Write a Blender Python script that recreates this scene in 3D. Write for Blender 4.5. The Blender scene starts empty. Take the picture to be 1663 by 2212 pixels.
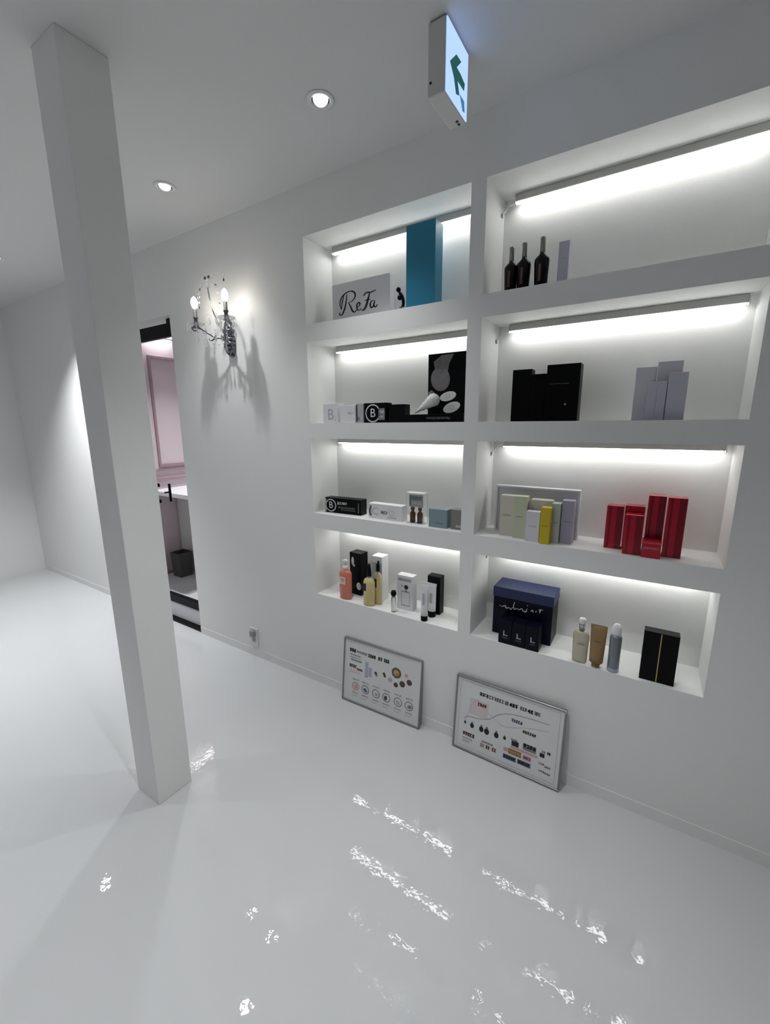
import bpy, bmesh, math, random
from mathutils import Vector, Matrix
random.seed(7)
PI = math.pi
scene = bpy.context.scene
col = scene.collection

# ------------------------------------------------------------------ camera
cam_data = bpy.data.cameras.new('camera')
cam = bpy.data.objects.new('camera', cam_data)
col.objects.link(cam)
FPX = 911.071
YAW, PITCH, ROLL = 0.56698, -0.20372, -0.00551
cam_data.sensor_fit = 'HORIZONTAL'
cam_data.sensor_width = 36.0
cam_data.lens = 36.0 * FPX / 1663.0
cam_data.clip_start = 0.02
CAM_LOC = Vector((0.0, -1.6242, 1.43855))
_f = Vector((-math.sin(YAW) * math.cos(PITCH), math.cos(YAW) * math.cos(PITCH), math.sin(PITCH)))
_r = Vector((math.cos(YAW), math.sin(YAW), 0.0))
_u = _r.cross(_f)
_c, _s = math.cos(ROLL), math.sin(ROLL)
_rr, _uu = _r * _c + _u * _s, _u * _c - _r * _s
cam.matrix_world = Matrix(((_rr.x, _uu.x, -_f.x, CAM_LOC.x), (_rr.y, _uu.y, -_f.y, CAM_LOC.y),
                           (_rr.z, _uu.z, -_f.z, CAM_LOC.z), (0, 0, 0, 1)))
scene.camera = cam

# ------------------------------------------------------------------ world and exposure
world = bpy.data.worlds.new('world')
scene.world = world
world.use_nodes = True
bg = world.node_tree.nodes['Background']
bg.inputs[0].default_value = (0.5, 0.52, 0.55, 1)
bg.inputs[1].default_value = 0.05
scene.view_settings.view_transform = 'Standard'
scene.view_settings.look = 'None'
scene.view_settings.gamma = 1.0
scene.view_settings.use_curve_mapping = False
scene.view_settings.exposure = 0.15

# lamp strengths (the lamps themselves are built further down)
LED_STRENGTH = 10.2        # light bars in the niches
BULB_STRENGTH = 21.0       # candle bulbs of the wall lamp
DOWN_WATTS = 45.0          # recessed ceiling spots
DOWN_WATTS_BACK = 85.0  # added spots out of view that fill the room
SIGN_STRENGTH = 1.3

# ------------------------------------------------------------------ materials
def mat(name, color, rough=0.5, metal=0.0, bump=0.0, bump_scale=60.0, trans=0.0, ior=1.45,
        coat=0.0, emit=None, estr=0.0, var=0.0, var_scale=4.0, spec=0.5):
    m = bpy.data.materials.new(name)
    m.use_nodes = True
    nt = m.node_tree
    b = nt.nodes['Principled BSDF']
    b.inputs['Base Color'].default_value = (*color, 1)
    b.inputs['Roughness'].default_value = rough
    b.inputs['Metallic'].default_value = metal
    b.inputs['Transmission Weight'].default_value = trans
    b.inputs['IOR'].default_value = ior
    b.inputs['Coat Weight'].default_value = coat
    b.inputs['Specular IOR Level'].default_value = spec
    if emit:
        b.inputs['Emission Color'].default_value = (*emit, 1)
        b.inputs['Emission Strength'].default_value = estr
    tc = nt.nodes.new('ShaderNodeTexCoord')
    n = nt.nodes.new('ShaderNodeTexNoise')
    n.inputs['Scale'].default_value = var_scale
    n.inputs['Detail'].default_value = 4
    nt.links.new(tc.outputs['Object'], n.inputs['Vector'])
    if var > 0:
        mx = nt.nodes.new('ShaderNodeMix'); mx.data_type = 'RGBA'
        mx.inputs['A'].default_value = (*[c * (1 - var) for c in color], 1)
        mx.inputs['B'].default_value = (*[min(1, c * (1 + var)) for c in color], 1)
        nt.links.new(n.outputs['Fac'], mx.inputs['Factor'])
        nt.links.new(mx.outputs['Result'], b.inputs['Base Color'])
    else:
        # a slight unevenness of the gloss
        mr = nt.nodes.new('ShaderNodeMapRange')
        mr.inputs['To Min'].default_value = max(0.0, rough * 0.85)
        mr.inputs['To Max'].default_value = min(1.0, rough * 1.15)
        nt.links.new(n.outputs['Fac'], mr.inputs['Value'])
        nt.links.new(mr.outputs['Result'], b.inputs['Roughness'])
    if bump > 0:
        n2 = nt.nodes.new('ShaderNodeTexNoise')
        n2.inputs['Scale'].default_value = bump_scale
        n2.inputs['Detail'].default_value = 3
        nt.links.new(tc.outputs['Object'], n2.inputs['Vector'])
        bp = nt.nodes.new('ShaderNodeBump')
        bp.inputs['Strength'].default_value = 1.0
        bp.inputs['Distance'].default_value = bump
        nt.links.new(n2.outputs['Fac'], bp.inputs['Height'])
        nt.links.new(bp.outputs['Normal'], b.inputs['Normal'])
    return m

M = {}
def D(k, *a, **kw): M[k] = mat(k, *a, **kw)
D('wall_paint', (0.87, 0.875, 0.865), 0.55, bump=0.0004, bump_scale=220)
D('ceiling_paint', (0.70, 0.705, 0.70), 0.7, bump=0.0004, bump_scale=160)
D('rear_wall', (0.36, 0.36, 0.36), 0.6)
D('far_wall', (0.56, 0.47, 0.50), 0.35, var=0.06, var_scale=2.0)
D('far_trim', (0.30, 0.20, 0.225), 0.35)
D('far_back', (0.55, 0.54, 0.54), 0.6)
D('vanity_grey', (0.55, 0.54, 0.54), 0.4)
D('counter', (0.85, 0.85, 0.87), 0.12)
D('gap_shade', (0.05, 0.048, 0.046), 0.5)  # dark tone for the shaded gap below the vanity
D('black_metal', (0.004, 0.004, 0.005), 0.4, spec=0.12)
D('kick', (0.62, 0.62, 0.66), 0.4)
D('glass', (1, 1, 1), 0.0, trans=1.0, ior=1.02)
D('chrome', (0.55, 0.56, 0.58), 0.15, metal=1.0)
D('dark_chrome', (0.20, 0.20, 0.22), 0.22, metal=1.0, bump=0.002, bump_scale=70)
D('crystal', (0.93, 0.94, 0.96), 0.03, trans=0.9, ior=1.5)
D('candle', (0.11, 0.10, 0.095), 0.5)
D('bulb', (1, 1, 1), 0.4, emit=(1.0, 0.93, 0.83), estr=BULB_STRENGTH)
D('aluminium', (0.55, 0.55, 0.53), 0.45, metal=0.3)
D('led', (1, 1, 1), 0.4, emit=(1.0, 0.995, 0.96), estr=LED_STRENGTH)
D('frame_metal', (0.26, 0.27, 0.27), 0.3, metal=0.5)
D('white_plastic', (0.78, 0.78, 0.78), 0.4)
D('grey_plastic', (0.30, 0.31, 0.31), 0.4)
D('dark_hole', (0.02, 0.02, 0.02), 0.6)
D('lamp_cup', (0.05, 0.05, 0.05), 0.35)
D('lens', (1, 1, 1), 0.2, emit=(1.0, 0.99, 1.0), estr=4.0)
D('sign_case', (0.62, 0.62, 0.60), 0.45)
D('sign_face', (0.35, 0.4, 0.5), 0.3, emit=(0.30, 0.44, 0.80), estr=SIGN_STRENGTH)
D('sign_green', (0.0, 0.10, 0.07), 0.3, emit=(0.0, 0.05, 0.04), estr=1.0)
D('sign_blue', (0.04, 0.12, 0.25), 0.3, emit=(0.03, 0.13, 0.27), estr=1.0)
# goods
D('carton_white', (0.78, 0.78, 0.80), 0.5)
D('carton_lilac', (0.60, 0.60, 0.70), 0.5)
D('carton_pale', (0.70, 0.70, 0.76), 0.45)
D('carton_grey', (0.45, 0.46, 0.48), 0.5)
D('carton_teal', (0.024, 0.22, 0.36), 0.42)
D('carton_black', (0.004, 0.004, 0.005), 0.35, spec=0.12)
D('carton_cream', (0.62, 0.60, 0.52), 0.45)
D('carton_green', (0.55, 0.60, 0.42), 0.45)
D('carton_mint', (0.50, 0.55, 0.50), 0.4)
D('carton_yellow', (0.60, 0.46, 0.02), 0.4)
D('carton_violet', (0.42, 0.40, 0.50), 0.4)
D('carton_blue', (0.24, 0.32, 0.36), 0.45)
D('carton_brown', (0.20, 0.21, 0.19), 0.45)
D('carton_navy', (0.008, 0.020, 0.085), 0.28)
D('carton_night', (0.003, 0.004, 0.012), 0.35, spec=0.15)
D('red_foil', (0.50, 0.006, 0.03), 0.25, metal=0.3, coat=0.4)
D('red_dark', (0.22, 0.003, 0.014), 0.25, metal=0.3, coat=0.4)
D('red_bright', (0.80, 0.05, 0.07), 0.25, coat=0.4)
D('ink_black', (0.012, 0.012, 0.014), 0.5)
D('ink_grey', (0.22, 0.22, 0.23), 0.5)
D('ink_soft', (0.45, 0.45, 0.47), 0.5)
D('ink_white', (0.75, 0.75, 0.76), 0.4)
D('ink_red', (0.20, 0.03, 0.03), 0.5)
D('ink_pink', (0.62, 0.36, 0.37), 0.5)
D('ink_palepink', (0.69, 0.60, 0.61), 0.5)
D('ink_orange', (0.30, 0.15, 0.04), 0.5)
D('ink_brown', (0.10, 0.055, 0.04), 0.5)
D('ink_olive', (0.13, 0.10, 0.02), 0.5)
D('ink_tan', (0.50, 0.38, 0.22), 0.5)
D('ink_blue', (0.10, 0.12, 0.20), 0.5)
D('ink_paleblue', (0.42, 0.44, 0.54), 0.5)
D('ink_green', (0.07, 0.13, 0.07), 0.5)
D('ink_gold', (0.55, 0.40, 0.14), 0.35, metal=0.5)
D('paper', (0.72, 0.73, 0.73), 0.3)
D('stone_grey', (0.17, 0.16, 0.165), 0.5, var=0.35, var_scale=40)
D('shell', (0.80, 0.80, 0.78), 0.4, bump=0.002, bump_scale=90)
D('coral', (0.86, 0.30, 0.22), 0.2, trans=0.35)
D('coral_cap', (0.85, 0.66, 0.55), 0.3)
D('gold_liquid', (0.82, 0.68, 0.34), 0.12, trans=0.25)
D('clear_plastic', (0.88, 0.88, 0.86), 0.08, trans=0.8)
D('champagne', (0.66, 0.61, 0.48), 0.12, trans=0.35)
D('kraft', (0.30, 0.19, 0.085), 0.45)
D('aerosol', (0.22, 0.25, 0.29), 0.3, metal=0.4)
D('bottle_dark', (0.004, 0.004, 0.005), 0.15, spec=0.3)
D('foil_grey', (0.30, 0.30, 0.27), 0.35, metal=0.4)
D('vial_brown', (0.13, 0.07, 0.06), 0.2)

def floor_material():
    m = bpy.data.materials.new('floor_resin'); m.use_nodes = True
    nt = m.node_tree; b = nt.nodes['Principled BSDF']
    tc = nt.nodes.new('ShaderNodeTexCoord')
    n = nt.nodes.new('ShaderNodeTexNoise'); n.inputs['Scale'].default_value = 1.3; n.inputs['Detail'].default_value = 3
    nt.links.new(tc.outputs['Object'], n.inputs['Vector'])
    mx = nt.nodes.new('ShaderNodeMix'); mx.data_type = 'RGBA'
    mx.inputs['A'].default_value = (0.575, 0.585, 0.59, 1); mx.inputs['B'].default_value = (0.625, 0.635, 0.645, 1)
    nt.links.new(n.outputs['Fac'], mx.inputs['Factor']); nt.links.new(mx.outputs['Result'], b.inputs['Base Color'])
    b.inputs['Roughness'].default_value = 0.015
    b.inputs['IOR'].default_value = 1.5
    # trowel ripples of the poured resin
    n1 = nt.nodes.new('ShaderNodeTexNoise'); n1.inputs['Scale'].default_value = 7; n1.inputs['Detail'].default_value = 2
    n2 = nt.nodes.new('ShaderNodeTexNoise'); n2.inputs['Scale'].default_value = 32; n2.inputs['Detail'].default_value = 2
    nt.links.new(tc.outputs['Object'], n1.inputs['Vector']); nt.links.new(tc.outputs['Object'], n2.inputs['Vector'])
    b1 = nt.nodes.new('ShaderNodeBump'); b1.inputs['Distance'].default_value = 0.0005
    b2 = nt.nodes.new('ShaderNodeBump'); b2.inputs['Distance'].default_value = 0.00036
    nt.links.new(n1.outputs['Fac'], b1.inputs['Height']); nt.links.new(n2.outputs['Fac'], b2.inputs['Height'])
    nt.links.new(b1.outputs['Normal'], b2.inputs['Normal']); nt.links.new(b2.outputs['Normal'], b.inputs['Normal'])
    return m
M['crystal'].node_tree.nodes['Principled BSDF'].inputs['Alpha'].default_value = 0.6
M['floor'] = floor_material()

# ------------------------------------------------------------------ mesh builder
class MB:
    def __init__(s): s.bm = bmesh.new(); s.mats = []
    def mi(s, k):
        if k not in s.mats: s.mats.append(k)
        return s.mats.index(k)
    def _merge(s, t, k, smooth=False):
        i = s.mi(k)
        for f in t.faces: f.material_index = i; f.smooth = smooth
        me = bpy.data.meshes.new('tmp'); t.to_mesh(me); t.free(); s.bm.from_mesh(me); bpy.data.meshes.remove(me)
    def box(s, x0, x1, y0, y1, z0, z1, k, bev=0.0, seg=2):
        t = bmesh.new(); bmesh.ops.create_cube(t, size=1)
        for v in t.verts:
            v.co = Vector((x0 if v.co.x < 0 else x1, y0 if v.co.y < 0 else y1, z0 if v.co.z < 0 else z1))
        if bev > 0: bmesh.ops.bevel(t, geom=list(t.edges), offset=bev, segments=seg, profile=0.5, affect='EDGES')
        s._merge(t, k); return s
    def poly(s, pts, k):
        vs = [s.bm.verts.new(Vector(p)) for p in pts]
        f = s.bm.faces.new(vs); f.material_index = s.mi(k); return s
    def prism(s, pts, y0, y1, k):
        """outline in x,z extruded from y0 to y1"""
        t = bmesh.new()
        a = [t.verts.new((x, y0, z)) for x, z in pts]; b = [t.verts.new((x, y1, z)) for x, z in pts]
        t.faces.new(a); t.faces.new(b[::-1]); n = len(pts)
        for i in range(n): t.faces.new((a[i], b[i], b[(i + 1) % n], a[(i + 1) % n]))
        bmesh.ops.recalc_face_normals(t, faces=t.faces[:]); s._merge(t, k); return s
    # flat print on a plane y = const
    def rect(s, x0, x1, z0, z1, y, k): return s.poly(((x0, y, z0), (x1, y, z0), (x1, y, z1), (x0, y, z1)), k)
    def disc(s, cx, cz, rx, y, k, rz=None, n=24, rot=0.0):
        rz = rz or rx; c, sn = math.cos(rot), math.sin(rot)
        return s.poly([(cx + rx * math.cos(a) * c - rz * math.sin(a) * sn, y, cz + rx * math.cos(a) * sn + rz * math.sin(a) * c)
                       for a in [2 * PI * i / n for i in range(n)]], k)
    def ring(s, cx, cz, r0, r1, y, k, n=28):
        for i in range(n):
            a, b = 2 * PI * i / n, 2 * PI * (i + 1) / n
            s.poly([(cx + q * math.cos(t), y, cz + q * math.sin(t)) for q, t in ((r0, a), (r1, a), (r1, b), (r0, b))], k)
        return s
    def stroke(s, pts, w, y, k, sub=6, taper=True):
        p = [Vector((a, b)) for a, b in pts]; q = []
        for i in range(len(p) - 1):
            a, b, c, d = p[max(i - 1, 0)], p[i], p[i + 1], p[min(i + 2, len(p) - 1)]
            for j in range(sub):
                t = j / sub
                q.append(0.5 * ((2 * b) + (c - a) * t + (2 * a - 5 * b + 4 * c - d) * t * t + (3 * b - a - 3 * c + d) * t ** 3))
        q.append(p[-1]); n = len(q); L = []; R = []
        for i in range(n):
            d = (q[min(i + 1, n - 1)] - q[max(i - 1, 0)])
            if d.length < 1e-9: d = Vector((1, 0))
            d.normalize(); nn = Vector((-d.y, d.x))
            ww = w * 0.5 * ((0.45 + 0.55 * math.sin(PI * min(1, max(0, i / (n - 1))))) if taper else 1)
            ww *= 0.6 + 0.7 * abs(d.y) if taper else 1
            L.append(q[i] + nn * ww); R.append(q[i] - nn * ww)
        for i in range(n - 1):
            s.poly([(v.x, y, v.y) for v in (L[i], R[i], R[i + 1], L[i + 1])], k)
        return s
    def text(s, body, cx, cz, size, y, k, bold=0.0):
        cu = bpy.data.curves.new('t', 'FONT'); cu.body = body; cu.size = size; cu.align_x = 'CENTER'; cu.align_y = 'CENTER'; cu.offset = bold
        o = bpy.data.objects.new('t', cu); col.objects.link(o)
        dg = bpy.context.evaluated_depsgraph_get()
        me = bpy.data.meshes.new_from_object(o.evaluated_get(dg)); bpy.data.objects.remove(o)
        t = bmesh.new(); t.from_mesh(me)
        for v in t.verts: v.co = Vector((cx + v.co.x, y, cz + v.co.y))
        s._merge(t, k); return s
    def glyphs(s, x0, x1, zc, h, y, k, n, seed=1, wt=0.16):
        """a line of small dense characters too soft to read"""
        r = random.Random(seed); w = (x1 - x0) / n
        for i in range(n):
            a = x0 + i * w + w * .08; b = x0 + (i + 1) * w - w * .08; z0, z1 = zc - h / 2, zc + h / 2; t = h * wt
            s.rect(a, b, z1 - t, z1, y, k) if r.random() < .7 else s.rect(a, b, zc, zc + t, y, k)
            s.rect(a, b, z0, z0 + t, y, k) if r.random() < .6 else s.rect(a, b, zc - t, zc, y, k)
            m = a + (b - a) * r.uniform(.2, .8)
            s.rect(m - t / 2, m + t / 2, z0, z1, y, k)
            if r.random() < .6: s.rect(a, a + t * .9, z0 + h * .1, zc + h * .2, y, k)
            if r.random() < .5: s.rect(b - t * .9, b, zc - h * .1, z1, y, k)
        return s
    def lathe(s, prof, k, cx=0, cy=0, cz=0, seg=28, sx=1, sy=1, cap=True, smooth=True, axis=None):
        t = bmesh.new(); rings = []
        for r, z in prof:
            rings.append([t.verts.new((sx * r * math.cos(2 * PI * i / seg), sy * r * math.sin(2 * PI * i / seg), z)) for i in range(seg)])
        for a, b in zip(rings, rings[1:]):
            for i in range(seg): t.faces.new((a[i], a[(i + 1) % seg], b[(i + 1) % seg], b[i]))
        if cap:
            t.faces.new(rings[0][::-1]); t.faces.new(rings[-1])
        rot = Matrix.Identity(3)
        if axis is not None: rot = Vector((0, 0, 1)).rotation_difference(Vector(axis)).to_matrix()
        for v in t.verts: v.co = rot @ v.co + Vector((cx, cy, cz))
        s._merge(t, k, smooth); return s
    def ball(s, c, r, k, sz=1.0, seg=12, smooth=True):
        t = bmesh.new(); bmesh.ops.create_uvsphere(t, u_segments=seg, v_segments=max(6, seg // 2), radius=r)
        for v in t.verts: v.co = Vector((v.co.x, v.co.y, v.co.z * sz)) + Vector(c)
        s._merge(t, k, smooth); return s
    def drop(s, c, r, h, k, seg=6):
        """faceted crystal, point down"""
        t = bmesh.new(); top = t.verts.new((0, 0, 0)); bot = t.verts.new((0, 0, -h))
        ring = [t.verts.new((r * math.cos(2 * PI * i / seg), r * math.sin(2 * PI * i / seg), -h * .62)) for i in range(seg)]
        for i in range(seg):
            t.faces.new((top, ring[i], ring[(i + 1) % seg])); t.faces.new((bot, ring[(i + 1) % seg], ring[i]))
        bmesh.ops.recalc_face_normals(t, faces=t.faces[:])
        for v in t.verts: v.co += Vector(c)
        s._merge(t, k); return s
    def tube(s, pts, r, k, seg=10, sub=6):
        p = [Vector(a) for a in pts]; q = []
        for i in range(len(p) - 1):
            a, b, c, d = p[max(i - 1, 0)], p[i], p[i + 1], p[min(i + 2, len(p) - 1)]
            for j in range(sub):
                t = j / sub
                q.append(0.5 * ((2 * b) + (c - a) * t + (2 * a - 5 * b + 4 * c - d) * t * t + (3 * b - a - 3 * c + d) * t ** 3))
        q.append(p[-1]); t = bmesh.new(); rings = []; up = Vector((0, 0, 1))
        for i, v in enumerate(q):
            d = (q[min(i + 1, len(q) - 1)] - q[max(i - 1, 0)]).normalized()
            a = d.cross(up) if abs(d.dot(up)) < .95 else d.cross(Vector((1, 0, 0))); a.normalize(); b = d.cross(a)
            rings.append([t.verts.new(v + a * r * math.cos(2 * PI * j / seg) + b * r * math.sin(2 * PI * j / seg)) for j in range(seg)])
        for a, b in zip(rings, rings[1:]):
            for j in range(seg): t.faces.new((a[j], a[(j + 1) % seg], b[(j + 1) % seg], b[j]))
        t.faces.new(rings[0][::-1]); t.faces.new(rings[-1])
        bmesh.ops.recalc_face_normals(t, faces=t.faces[:]); s._merge(t, k, True); return s
    def build(s, name, parent=None, loc=None, rot=None):
        me = bpy.data.meshes.new(name); s.bm.to_mesh(me); s.bm.free()
        for k in s.mats: me.materials.append(M[k])
        o = bpy.data.objects.new(name, me); col.objects.link(o)
        if parent: o.parent = parent
        if loc is not None: o.location = loc
        if rot is not None: o.rotation_euler = rot
        return o

def tag(o, label, cat, group=None):
    o['label'] = label; o['category'] = cat
    if group: o['group'] = group
    return o
def empty(name, label, cat, loc, rz=0.0, group=None, rx=0.0):
    o = bpy.data.objects.new(name, None); col.objects.link(o); o.empty_display_size = 0.02
    o.location = loc; o.rotation_euler = (rx, 0, rz)
    return tag(o, label, cat, group)
def struct(o, label=None):
    o['kind'] = 'structure'
    if label: o['label'] = label
    return o
def dup(root, loc, rz=0.0):
    r = root.copy(); col.objects.link(r); r.location = loc; r.rotation_euler = (0, 0, rz)
    def rec(a, b):
        for ch in [o for o in a.children]:
            c = ch.copy(); col.objects.link(c); c.parent = b; rec(ch, c)
    rec(root, r); return r

# ------------------------------------------------------------------ dimensions
H = 2.5
XL0, XL1, XR0, XR1 = -1.4771, -0.6570, -0.5996, 0.2205
ND = 0.2081
ROWS = {1: (1.9107, 2.2911), 2: (1.4485, 1.8299), 3: (0.9910, 1.3736), 4: (0.5406, 0.9102)}
DX0, DX1, DZ = -3.42, -2.582, 2.1016
RX0, RX1, RY0 = -5.2, 1.9, -4.3
WT = 0.12

# ------------------------------------------------------------------ setting
fl = MB(); fl.poly(((RX0, RY0, 0), (RX1, RY0, 0), (RX1, 2.6, 0), (RX0, 2.6, 0)), 'floor')
struct(fl.build('floor'), 'glossy white resin floor')

DOWN = [(-1.0635, -0.34), (-1.9985, -0.326), (-3.69, -0.45), (-2.84, -1.9), (-1.2, -2.9), (0.9, -2.9), (-3.6, -3.2), (-3.3, 0.75), (-3.2, 1.7), (0.35, -1.15), (-0.60, -1.12)]
DQ = 0.031
def cells(cuts_a, cuts_b, holes):
    for a0, a1 in zip(cuts_a, cuts_a[1:]):
        for b0, b1 in zip(cuts_b, cuts_b[1:]):
            ca, cb = (a0 + a1) / 2, (b0 + b1) / 2
            if any(h[0] < ca < h[1] and h[2] < cb < h[3] for h in holes): continue
            yield a0, a1, b0, b1
ce = MB()
holes = [(x - DQ, x + DQ, y - DQ, y + DQ) for x, y in DOWN]
xs = sorted({RX0, RX1, *[v for h in holes for v in h[:2]]}); ys = sorted({RY0, 2.6, *[v for h in holes for v in h[2:]]})
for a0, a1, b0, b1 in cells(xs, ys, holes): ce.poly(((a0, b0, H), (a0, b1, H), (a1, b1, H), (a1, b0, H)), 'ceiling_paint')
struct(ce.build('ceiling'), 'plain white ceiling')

wb = MB()
nh = [(a, b, z0, z1) for (z0, z1) in ROWS.values() for a, b in ((XL0, XL1), (XR0, XR1))]
wh = nh + [(DX0, DX1, -1, DZ)]
xs = sorted({RX0, DX0, DX1, XL0, XL1, XR0, XR1, RX1}); zs = sorted({0.0, DZ, H, *[v for z in ROWS.values() for v in z]})
for a0, a1, b0, b1 in cells(xs, zs, wh): wb.poly(((a0, 0, b0), (a1, 0, b0), (a1, 0, b1), (a0, 0, b1)), 'wall_paint')
for a, b, z0, z1 in nh:
    wb.poly(((a, 0, z0), (a, ND, z0), (b, ND, z0), (b, 0, z0)), 'wall_paint')
    wb.poly(((a, 0, z1), (b, 0, z1), (b, ND, z1), (a, ND, z1)), 'wall_paint')
    wb.poly(((a, 0, z0), (a, 0, z1), (a, ND, z1), (a, ND, z0)), 'wall_paint')
    wb.poly(((b, 0, z0), (b, ND, z0), (b, ND, z1), (b, 0, z1)), 'wall_paint')
    wb.poly(((a, ND, z0), (a, ND, z1), (b, ND, z1), (b, ND, z0)), 'wall_paint')
wb.poly(((DX0, 0, 0), (DX0, 0, DZ), (DX0, WT, DZ), (DX0, WT, 0)), 'wall_paint')
wb.poly(((DX1, 0, 0), (DX1, WT, 0), (DX1, WT, DZ), (DX1, 0, DZ)), 'wall_paint')
wb.poly(((DX0, 0, DZ), (DX1, 0, DZ), (DX1, WT, DZ), (DX0, WT, DZ)), 'wall_paint')
for x0, x1, z0, z1 in ((RX0, DX0, 0, H), (DX0, DX1, DZ, H), (DX1, -2.3, 0, H)):
    wb.poly(((x0, WT, z0), (x0, WT, z1), (x1, WT, z1), (x1, WT, z0)), 'wall_paint')
struct(wb.build('wall_back'), 'white wall with two columns of four lit display niches')

def wall(name, pts, k, label=None):
    m = MB(); m.poly(pts, k); return struct(m.build(name), label)
wall('wall_left', ((RX0, RY0, 0), (RX0, 0, 0), (RX0, 0, H), (RX0, RY0, H)), 'wall_paint')
wall('wall_right', ((RX1, RY0, 0), (RX1, RY0, H), (RX1, 0, H), (RX1, 0, 0)), 'rear_wall')
wall('wall_front', ((RX0, RY0, 0), (RX0, RY0, H), (RX1, RY0, H), (RX1, RY0, 0)), 'rear_wall')
bb = MB()
for x0, x1 in ((RX0, DX0), (DX1, RX1)): bb.box(x0, x1, -0.0016, 0, 0, 0.05, 'wall_paint')
struct(bb.build('baseboard_back'), 'low white baseboard below the niches')

# room beyond the glass door
wall('wall_far_left', ((-3.98, WT, 0), (-3.98, 2.4, 0), (-3.98, 2.4, H), (-3.98, WT, H)), 'far_wall', 'mauve panelled wall behind the glass door')
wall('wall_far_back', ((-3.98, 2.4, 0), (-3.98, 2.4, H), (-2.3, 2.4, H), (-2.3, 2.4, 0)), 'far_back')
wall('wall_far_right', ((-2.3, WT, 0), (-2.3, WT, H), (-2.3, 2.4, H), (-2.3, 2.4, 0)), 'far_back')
def moulding(name, y0, y1, z0, z1, w=0.022):
    m = MB()
    for a, b, c, d in ((y0, y1, z0, z0 + w), (y0, y1, z1 - w, z1), (y0, y0 + w, z0 + w, z1 - w), (y1 - w, y1, z0 + w, z1 - w)):
        m.box(-3.98, -3.968, a, b, c, d, 'far_trim')
    struct(m.build(name), 'mauve wall panel moulding')
moulding('trim_1', 0.62, 1.5, 1.06, 2.07)
moulding('trim_2', 0.20, 0.56, 1.06, 2.07)
m = MB(); m.box(-3.98, -3.962, 0.14, 2.4, 0.0, 0.02, 'far_trim'); m.box(-3.98, -3.955, 0.14, 2.4, 1.015, 1.035, 'far_trim')
m.box(-3.98, -3.955, 0.14, 2.4, 0.925, 0.950, 'far_trim'); struct(m.build('trim_3'), 'dark mauve rails along the panelled wall')

# pillar
m = MB(); m.box(-1.4793 - 0.1477, -1.4793, -0.9406, -0.9406 + 0.1379, 0, H, 'wall_paint', 0.0015, 1)
p = m.build('wall_pillar'); struct(p, 'square white pillar standing free of the niche wall')

# glass door
dr = bpy.data.objects.new('door_1', None); col.objects.link(dr); dr.location = (DX0, 0.05, 0)
struct(dr, 'frameless glass door with black rails')
W = DX1 - DX0
m = MB(); m.box(0.012, W - 0.004, -0.016, 0.016, 1.992, 2.072, 'black_metal', 0.002, 1); m.box(W - 0.10, W - 0.004, -0.014, 0.014, 2.072, 2.098, 'black_metal', 0.001, 1)
m.build('top_rail', dr)
m = MB(); m.box(0.012, W - 0.004, -0.005, 0.005, 0.204, 1.990, 'glass'); m.build('glass_pane', dr)
m = MB(); m.box(0.012, W - 0.004, -0.016, 0.016, 0.140, 0.202, 'black_metal', 0.002, 1); m.build('bottom_rail', dr)
m = MB(); m.box(0.012, W - 0.004, -0.012, 0.012, 0.022, 0.138, 'kick', 0.002, 1); m.build('kick_panel', dr)
m = MB(); m.box(0.006, W - 0.004, -0.044, 0.020, 0.0005, 0.020, 'black_metal', 0.002, 1); m.build('door_sill', dr)
hx = -2.989 - DX0
hd = MB(); hd.tube([(hx, -0.045, 0.84), (hx, -0.045, 1.16)], 0.009, 'dark_chrome', sub=2)
hd = hd.build('pull_handle', dr)
for z in (0.905, 1.022):
    k = MB(); k.lathe([(0.013, 0), (0.013, 0.038)], 'black_metal', hx, -0.043, z, axis=(0, 1, 0)); k.build('standoff', hd)
hb = MB(); hb.tube([(hx + 0.045, 0.045, 0.90), (hx + 0.045, 0.045, 1.03)], 0.009, 'black_metal', sub=2)
hb.box(hx + 0.040, hx + 0.050, 0.004, 0.045, 0.965, 0.975, 'black_metal')
hb.build('pull_handle', dr)

# things seen through the door
m = MB()
out = [(-3.94, 0.50), (-3.50, 0.50)]
pts = [(-3.97, 0.62), (-3.965, 0.56), (-3.93, 0.515), (-3.86, 0.49), (-3.30, 0.49), (-3.30, 1.02), (-3.97, 1.02)]
t = bmesh.new(); lo = [t.verts.new((x, y, 0.815)) for x, y in pts]; hi = [t.verts.new((x, y, 0.85)) for x, y in pts]
t.faces.new(lo[::-1]); t.faces.new(hi)
for i in range(len(pts)): t.faces.new((lo[i], lo[(i + 1) % len(pts)], hi[(i + 1) % len(pts)], hi[i]))
m._merge(t, 'counter')
vr = empty('vanity_counter', 'white topped grey vanity against the mauve wall behind the glass door', 'counter', (0, 0, 0))
m.build('counter_top', vr)
m = MB(); m.box(-3.965, -3.32, 0.75, 1.0, 0.0, 0.814, 'vanity_grey', 0.004, 1); m.build('cabinet_body', vr)
m = MB(); m.lathe([(0.085, 0), (0.10, 0.24), (0.094, 0.24), (0.08, 0.01)], 'gap_shade', seg=4, smooth=False)
tag(m.build('gap_shade_block', loc=(-3.80, 0.64, 0.0), rot=(0, 0, PI / 4)), 'small dark square block standing in for the shaded gap under the grey vanity', 'shade block')  # shade under the vanity, built as a dark block
wl = empty('linear_wall_lamp', 'slim lit tube high on the mauve wall behind the glass door', 'lamp', (-3.955, 0.735, 2.25))
m = MB(); m.box(-0.025, -0.008, -0.15, 0.15, -0.012, 0.012, 'white_plastic', 0.002, 1); m.build('lamp_base', wl)
M['tube_light'] = mat('tube_light', (1, 1, 1), 0.4, emit=(1.0, 0.97, 1.0), estr=110.0)
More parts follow.
